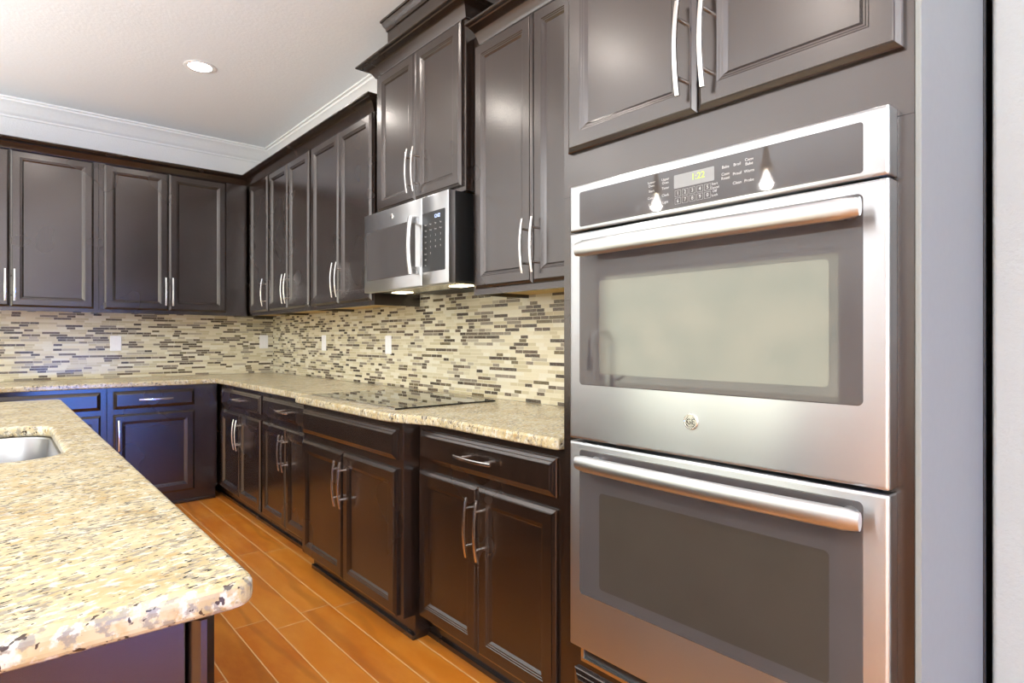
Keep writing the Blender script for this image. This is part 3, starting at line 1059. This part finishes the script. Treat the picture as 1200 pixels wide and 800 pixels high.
# bowed vertical handle on two stand-offs
mb = MB()
rr_ = []
for i in range(21):
    u = i / 20
    z = 1.508 + (1.772 - 1.508) * u
    bow = 1 - (2 * u - 1) ** 2
    n = 0.040 + 0.012 * bow
    rr_.append([fM(2.385 + 0.016 * math.cos(2 * math.pi * k / 16), z, n + 0.007 * math.sin(2 * math.pi * k / 16)) for k in range(16)])
mb.rings(rr_)
for z in (1.508, 1.772 - 0.034):
    mb.box(MX - 0.041, MX - 0.0008, 2.369, 2.401, z, z + 0.034)
mb.build('handle', M['steel_plain'], mw, smooth=True, angle=40)
mb = MB().lathe([(0.014, 0.0), (0.014, 0.002), (0.012, 0.003), (0.0002, 0.003)], (MX, 2.62, 1.812), 28, 'X')
mb.build('badge', M['steel_plain'], d, smooth=True)
mb2 = MB()
add_polys(mb2, text_mesh('GE', 0.014, fM, 2.62, 1.812, 0.0033))
mb2.build('badge_lettering', M['gap'], d, recalc=False)
# underside: recessed grille plate with two lamps
MB().box(MX + 0.05, BK - 0.03, WY0 + 0.02, WY1 - 0.02, WZ0 + 0.004, WZ0 + 0.0098).build('underside_plate', M['steel_plain'], mw, bevel=0.001)
for ly in (2.26, 2.79):
    MB().box(1.60, 1.67, ly - 0.05, ly + 0.05, WZ0 + 0.0015, WZ0 + 0.0038).build('hood_lamp', M['mwlamp'], mw)
mb = MB()
for k in range(14):
    mb.box(1.70 + k * 0.012, 1.706 + k * 0.012, WY0 + 0.15, WY1 - 0.15, WZ0 + 0.001, WZ0 + 0.0038)
mb.build('filter_grille', M['black'], mw)


# ------------------------------------------------------------------ outlets
def outlet(label, f, a, z):
    loc = Vector(f(a, z, 0))
    t_ = thing('wall_outlet', label, 'outlet', loc, 'white wall outlets on the tile')
    rr_face(f, a - 0.037, a + 0.037, z - 0.059, z + 0.059, 0.005, [(0, 0.0004), (0, 0.003), (0.003, 0.006)], 3).build('plate', M['outlet'], t_)
    for dz in (-0.0185, 0.0185):
        rr_face(f, a - 0.0165, a + 0.0165, z + dz - 0.0145, z + dz + 0.0145, 0.008, [(0, 0.0061), (0, 0.0075), (0.001, 0.008)], 4).build('receptacle', M['outlet'], t_)


fTB, fTR = face_back(YB - TILE_T), face_right(XW - TILE_T)
outlet('white outlet alone on the far wall tile, well left of the corner', fTB, 0.708, 1.180)
outlet('white outlet on the far wall tile, close to the corner', fTB, 1.822, 1.188)
outlet('white outlet on the right wall tile, nearer the corner', fTR, 4.41, 1.183)
outlet('white outlet on the right wall tile, closest to the microwave', fTR, 3.42, 1.175)


# ------------------------------------------------------------------ recessed downlights
def downlight(x, y, label):
    t_ = thing('recessed_downlight', label, 'ceiling light', (x, y, CEIL), 'recessed ceiling lights')
    MB().lathe([(0.062, -0.0004), (0.090, -0.0004), (0.092, -0.003), (0.086, -0.006), (0.066, -0.0045)], (x, y, CEIL), 40, cap0=False, cap1=False).build('trim_ring', M['trim'], t_, smooth=True)
    MB().lathe([(0.0005, -0.0030), (0.064, -0.0030), (0.0655, -0.0006)], (x, y, CEIL), 40, cap0=False, cap1=False).build('lens', M['can'], t_, smooth=True)


downlight(0.961, 4.075, 'round recessed ceiling light glowing above the far end of the aisle')
for x, y, lab in ((0.30, 3.40, 'recessed ceiling light over the far end of the island'), (-0.40, 2.30, 'recessed ceiling light over the middle of the island'),
                  (-0.80, 1.25, 'recessed ceiling light over the near end of the island'), (0.75, 0.40, 'recessed ceiling light near the wall ovens'), (0.80, 2.00, 'added ceiling light over the aisle in front of the cooktop, brightening the floor'),  # the aisle light is added to brighten the floor
                  (0.75, -1.20, 'added ceiling light behind the camera, brightening the wall cabinets'), (-1.70, 3.70, 'recessed ceiling light left of the island')):  # the one behind the camera is added to lift the far wall cabinets
    downlight(x, y, lab)


# ------------------------------------------------------------------ pendants over the island (seen in the oven glass)
def pendant(x, y, label):
    zb = 1.92
    t_ = thing('pendant_lamp', label, 'lamp', (x, y, CEIL), 'pendant lamps over the island')
    MB().lathe([(0.06, -0.0005), (0.06, -0.02), (0.01, -0.03)], (x, y, CEIL), 24).build('canopy', M['brass'], t_, smooth=True)
    MB().cyl((x, y, CEIL - 0.03), (x, y, zb + 0.20), 0.004, n=8).build('stem', M['brass'], t_)
    MB().lathe([(0.006, 0.20), (0.009, 0.15), (0.018, 0.09), (0.030, 0.055), (0.030, 0.045)], (x, y, zb), 24).build('socket_cone', M['brass'], t_, smooth=True)
    MB().lathe([(0.031, 0.055), (0.05, 0.03), (0.085, 0.0), (0.105, -0.03), (0.110, -0.034), (0.106, -0.034), (0.083, -0.003), (0.048, 0.027), (0.029, 0.052)],
               (x, y, zb), 32, cap0=False, cap1=False).build('glass_shade', M['clear'], t_, smooth=True)
    MB().lathe([(0.006, 0.045), (0.013, 0.030), (0.024, 0.0), (0.026, -0.015), (0.018, -0.033), (0.002, -0.040)], (x, y, zb), 20).build('bulb', M['bulb'], t_, smooth=True)


pendant(-0.30, 1.30, 'brass and clear glass pendant lamp, right one mirrored in the oven control panel')
pendant(-0.30, 1.89, 'brass and clear glass pendant lamp, left one mirrored in the oven control panel')
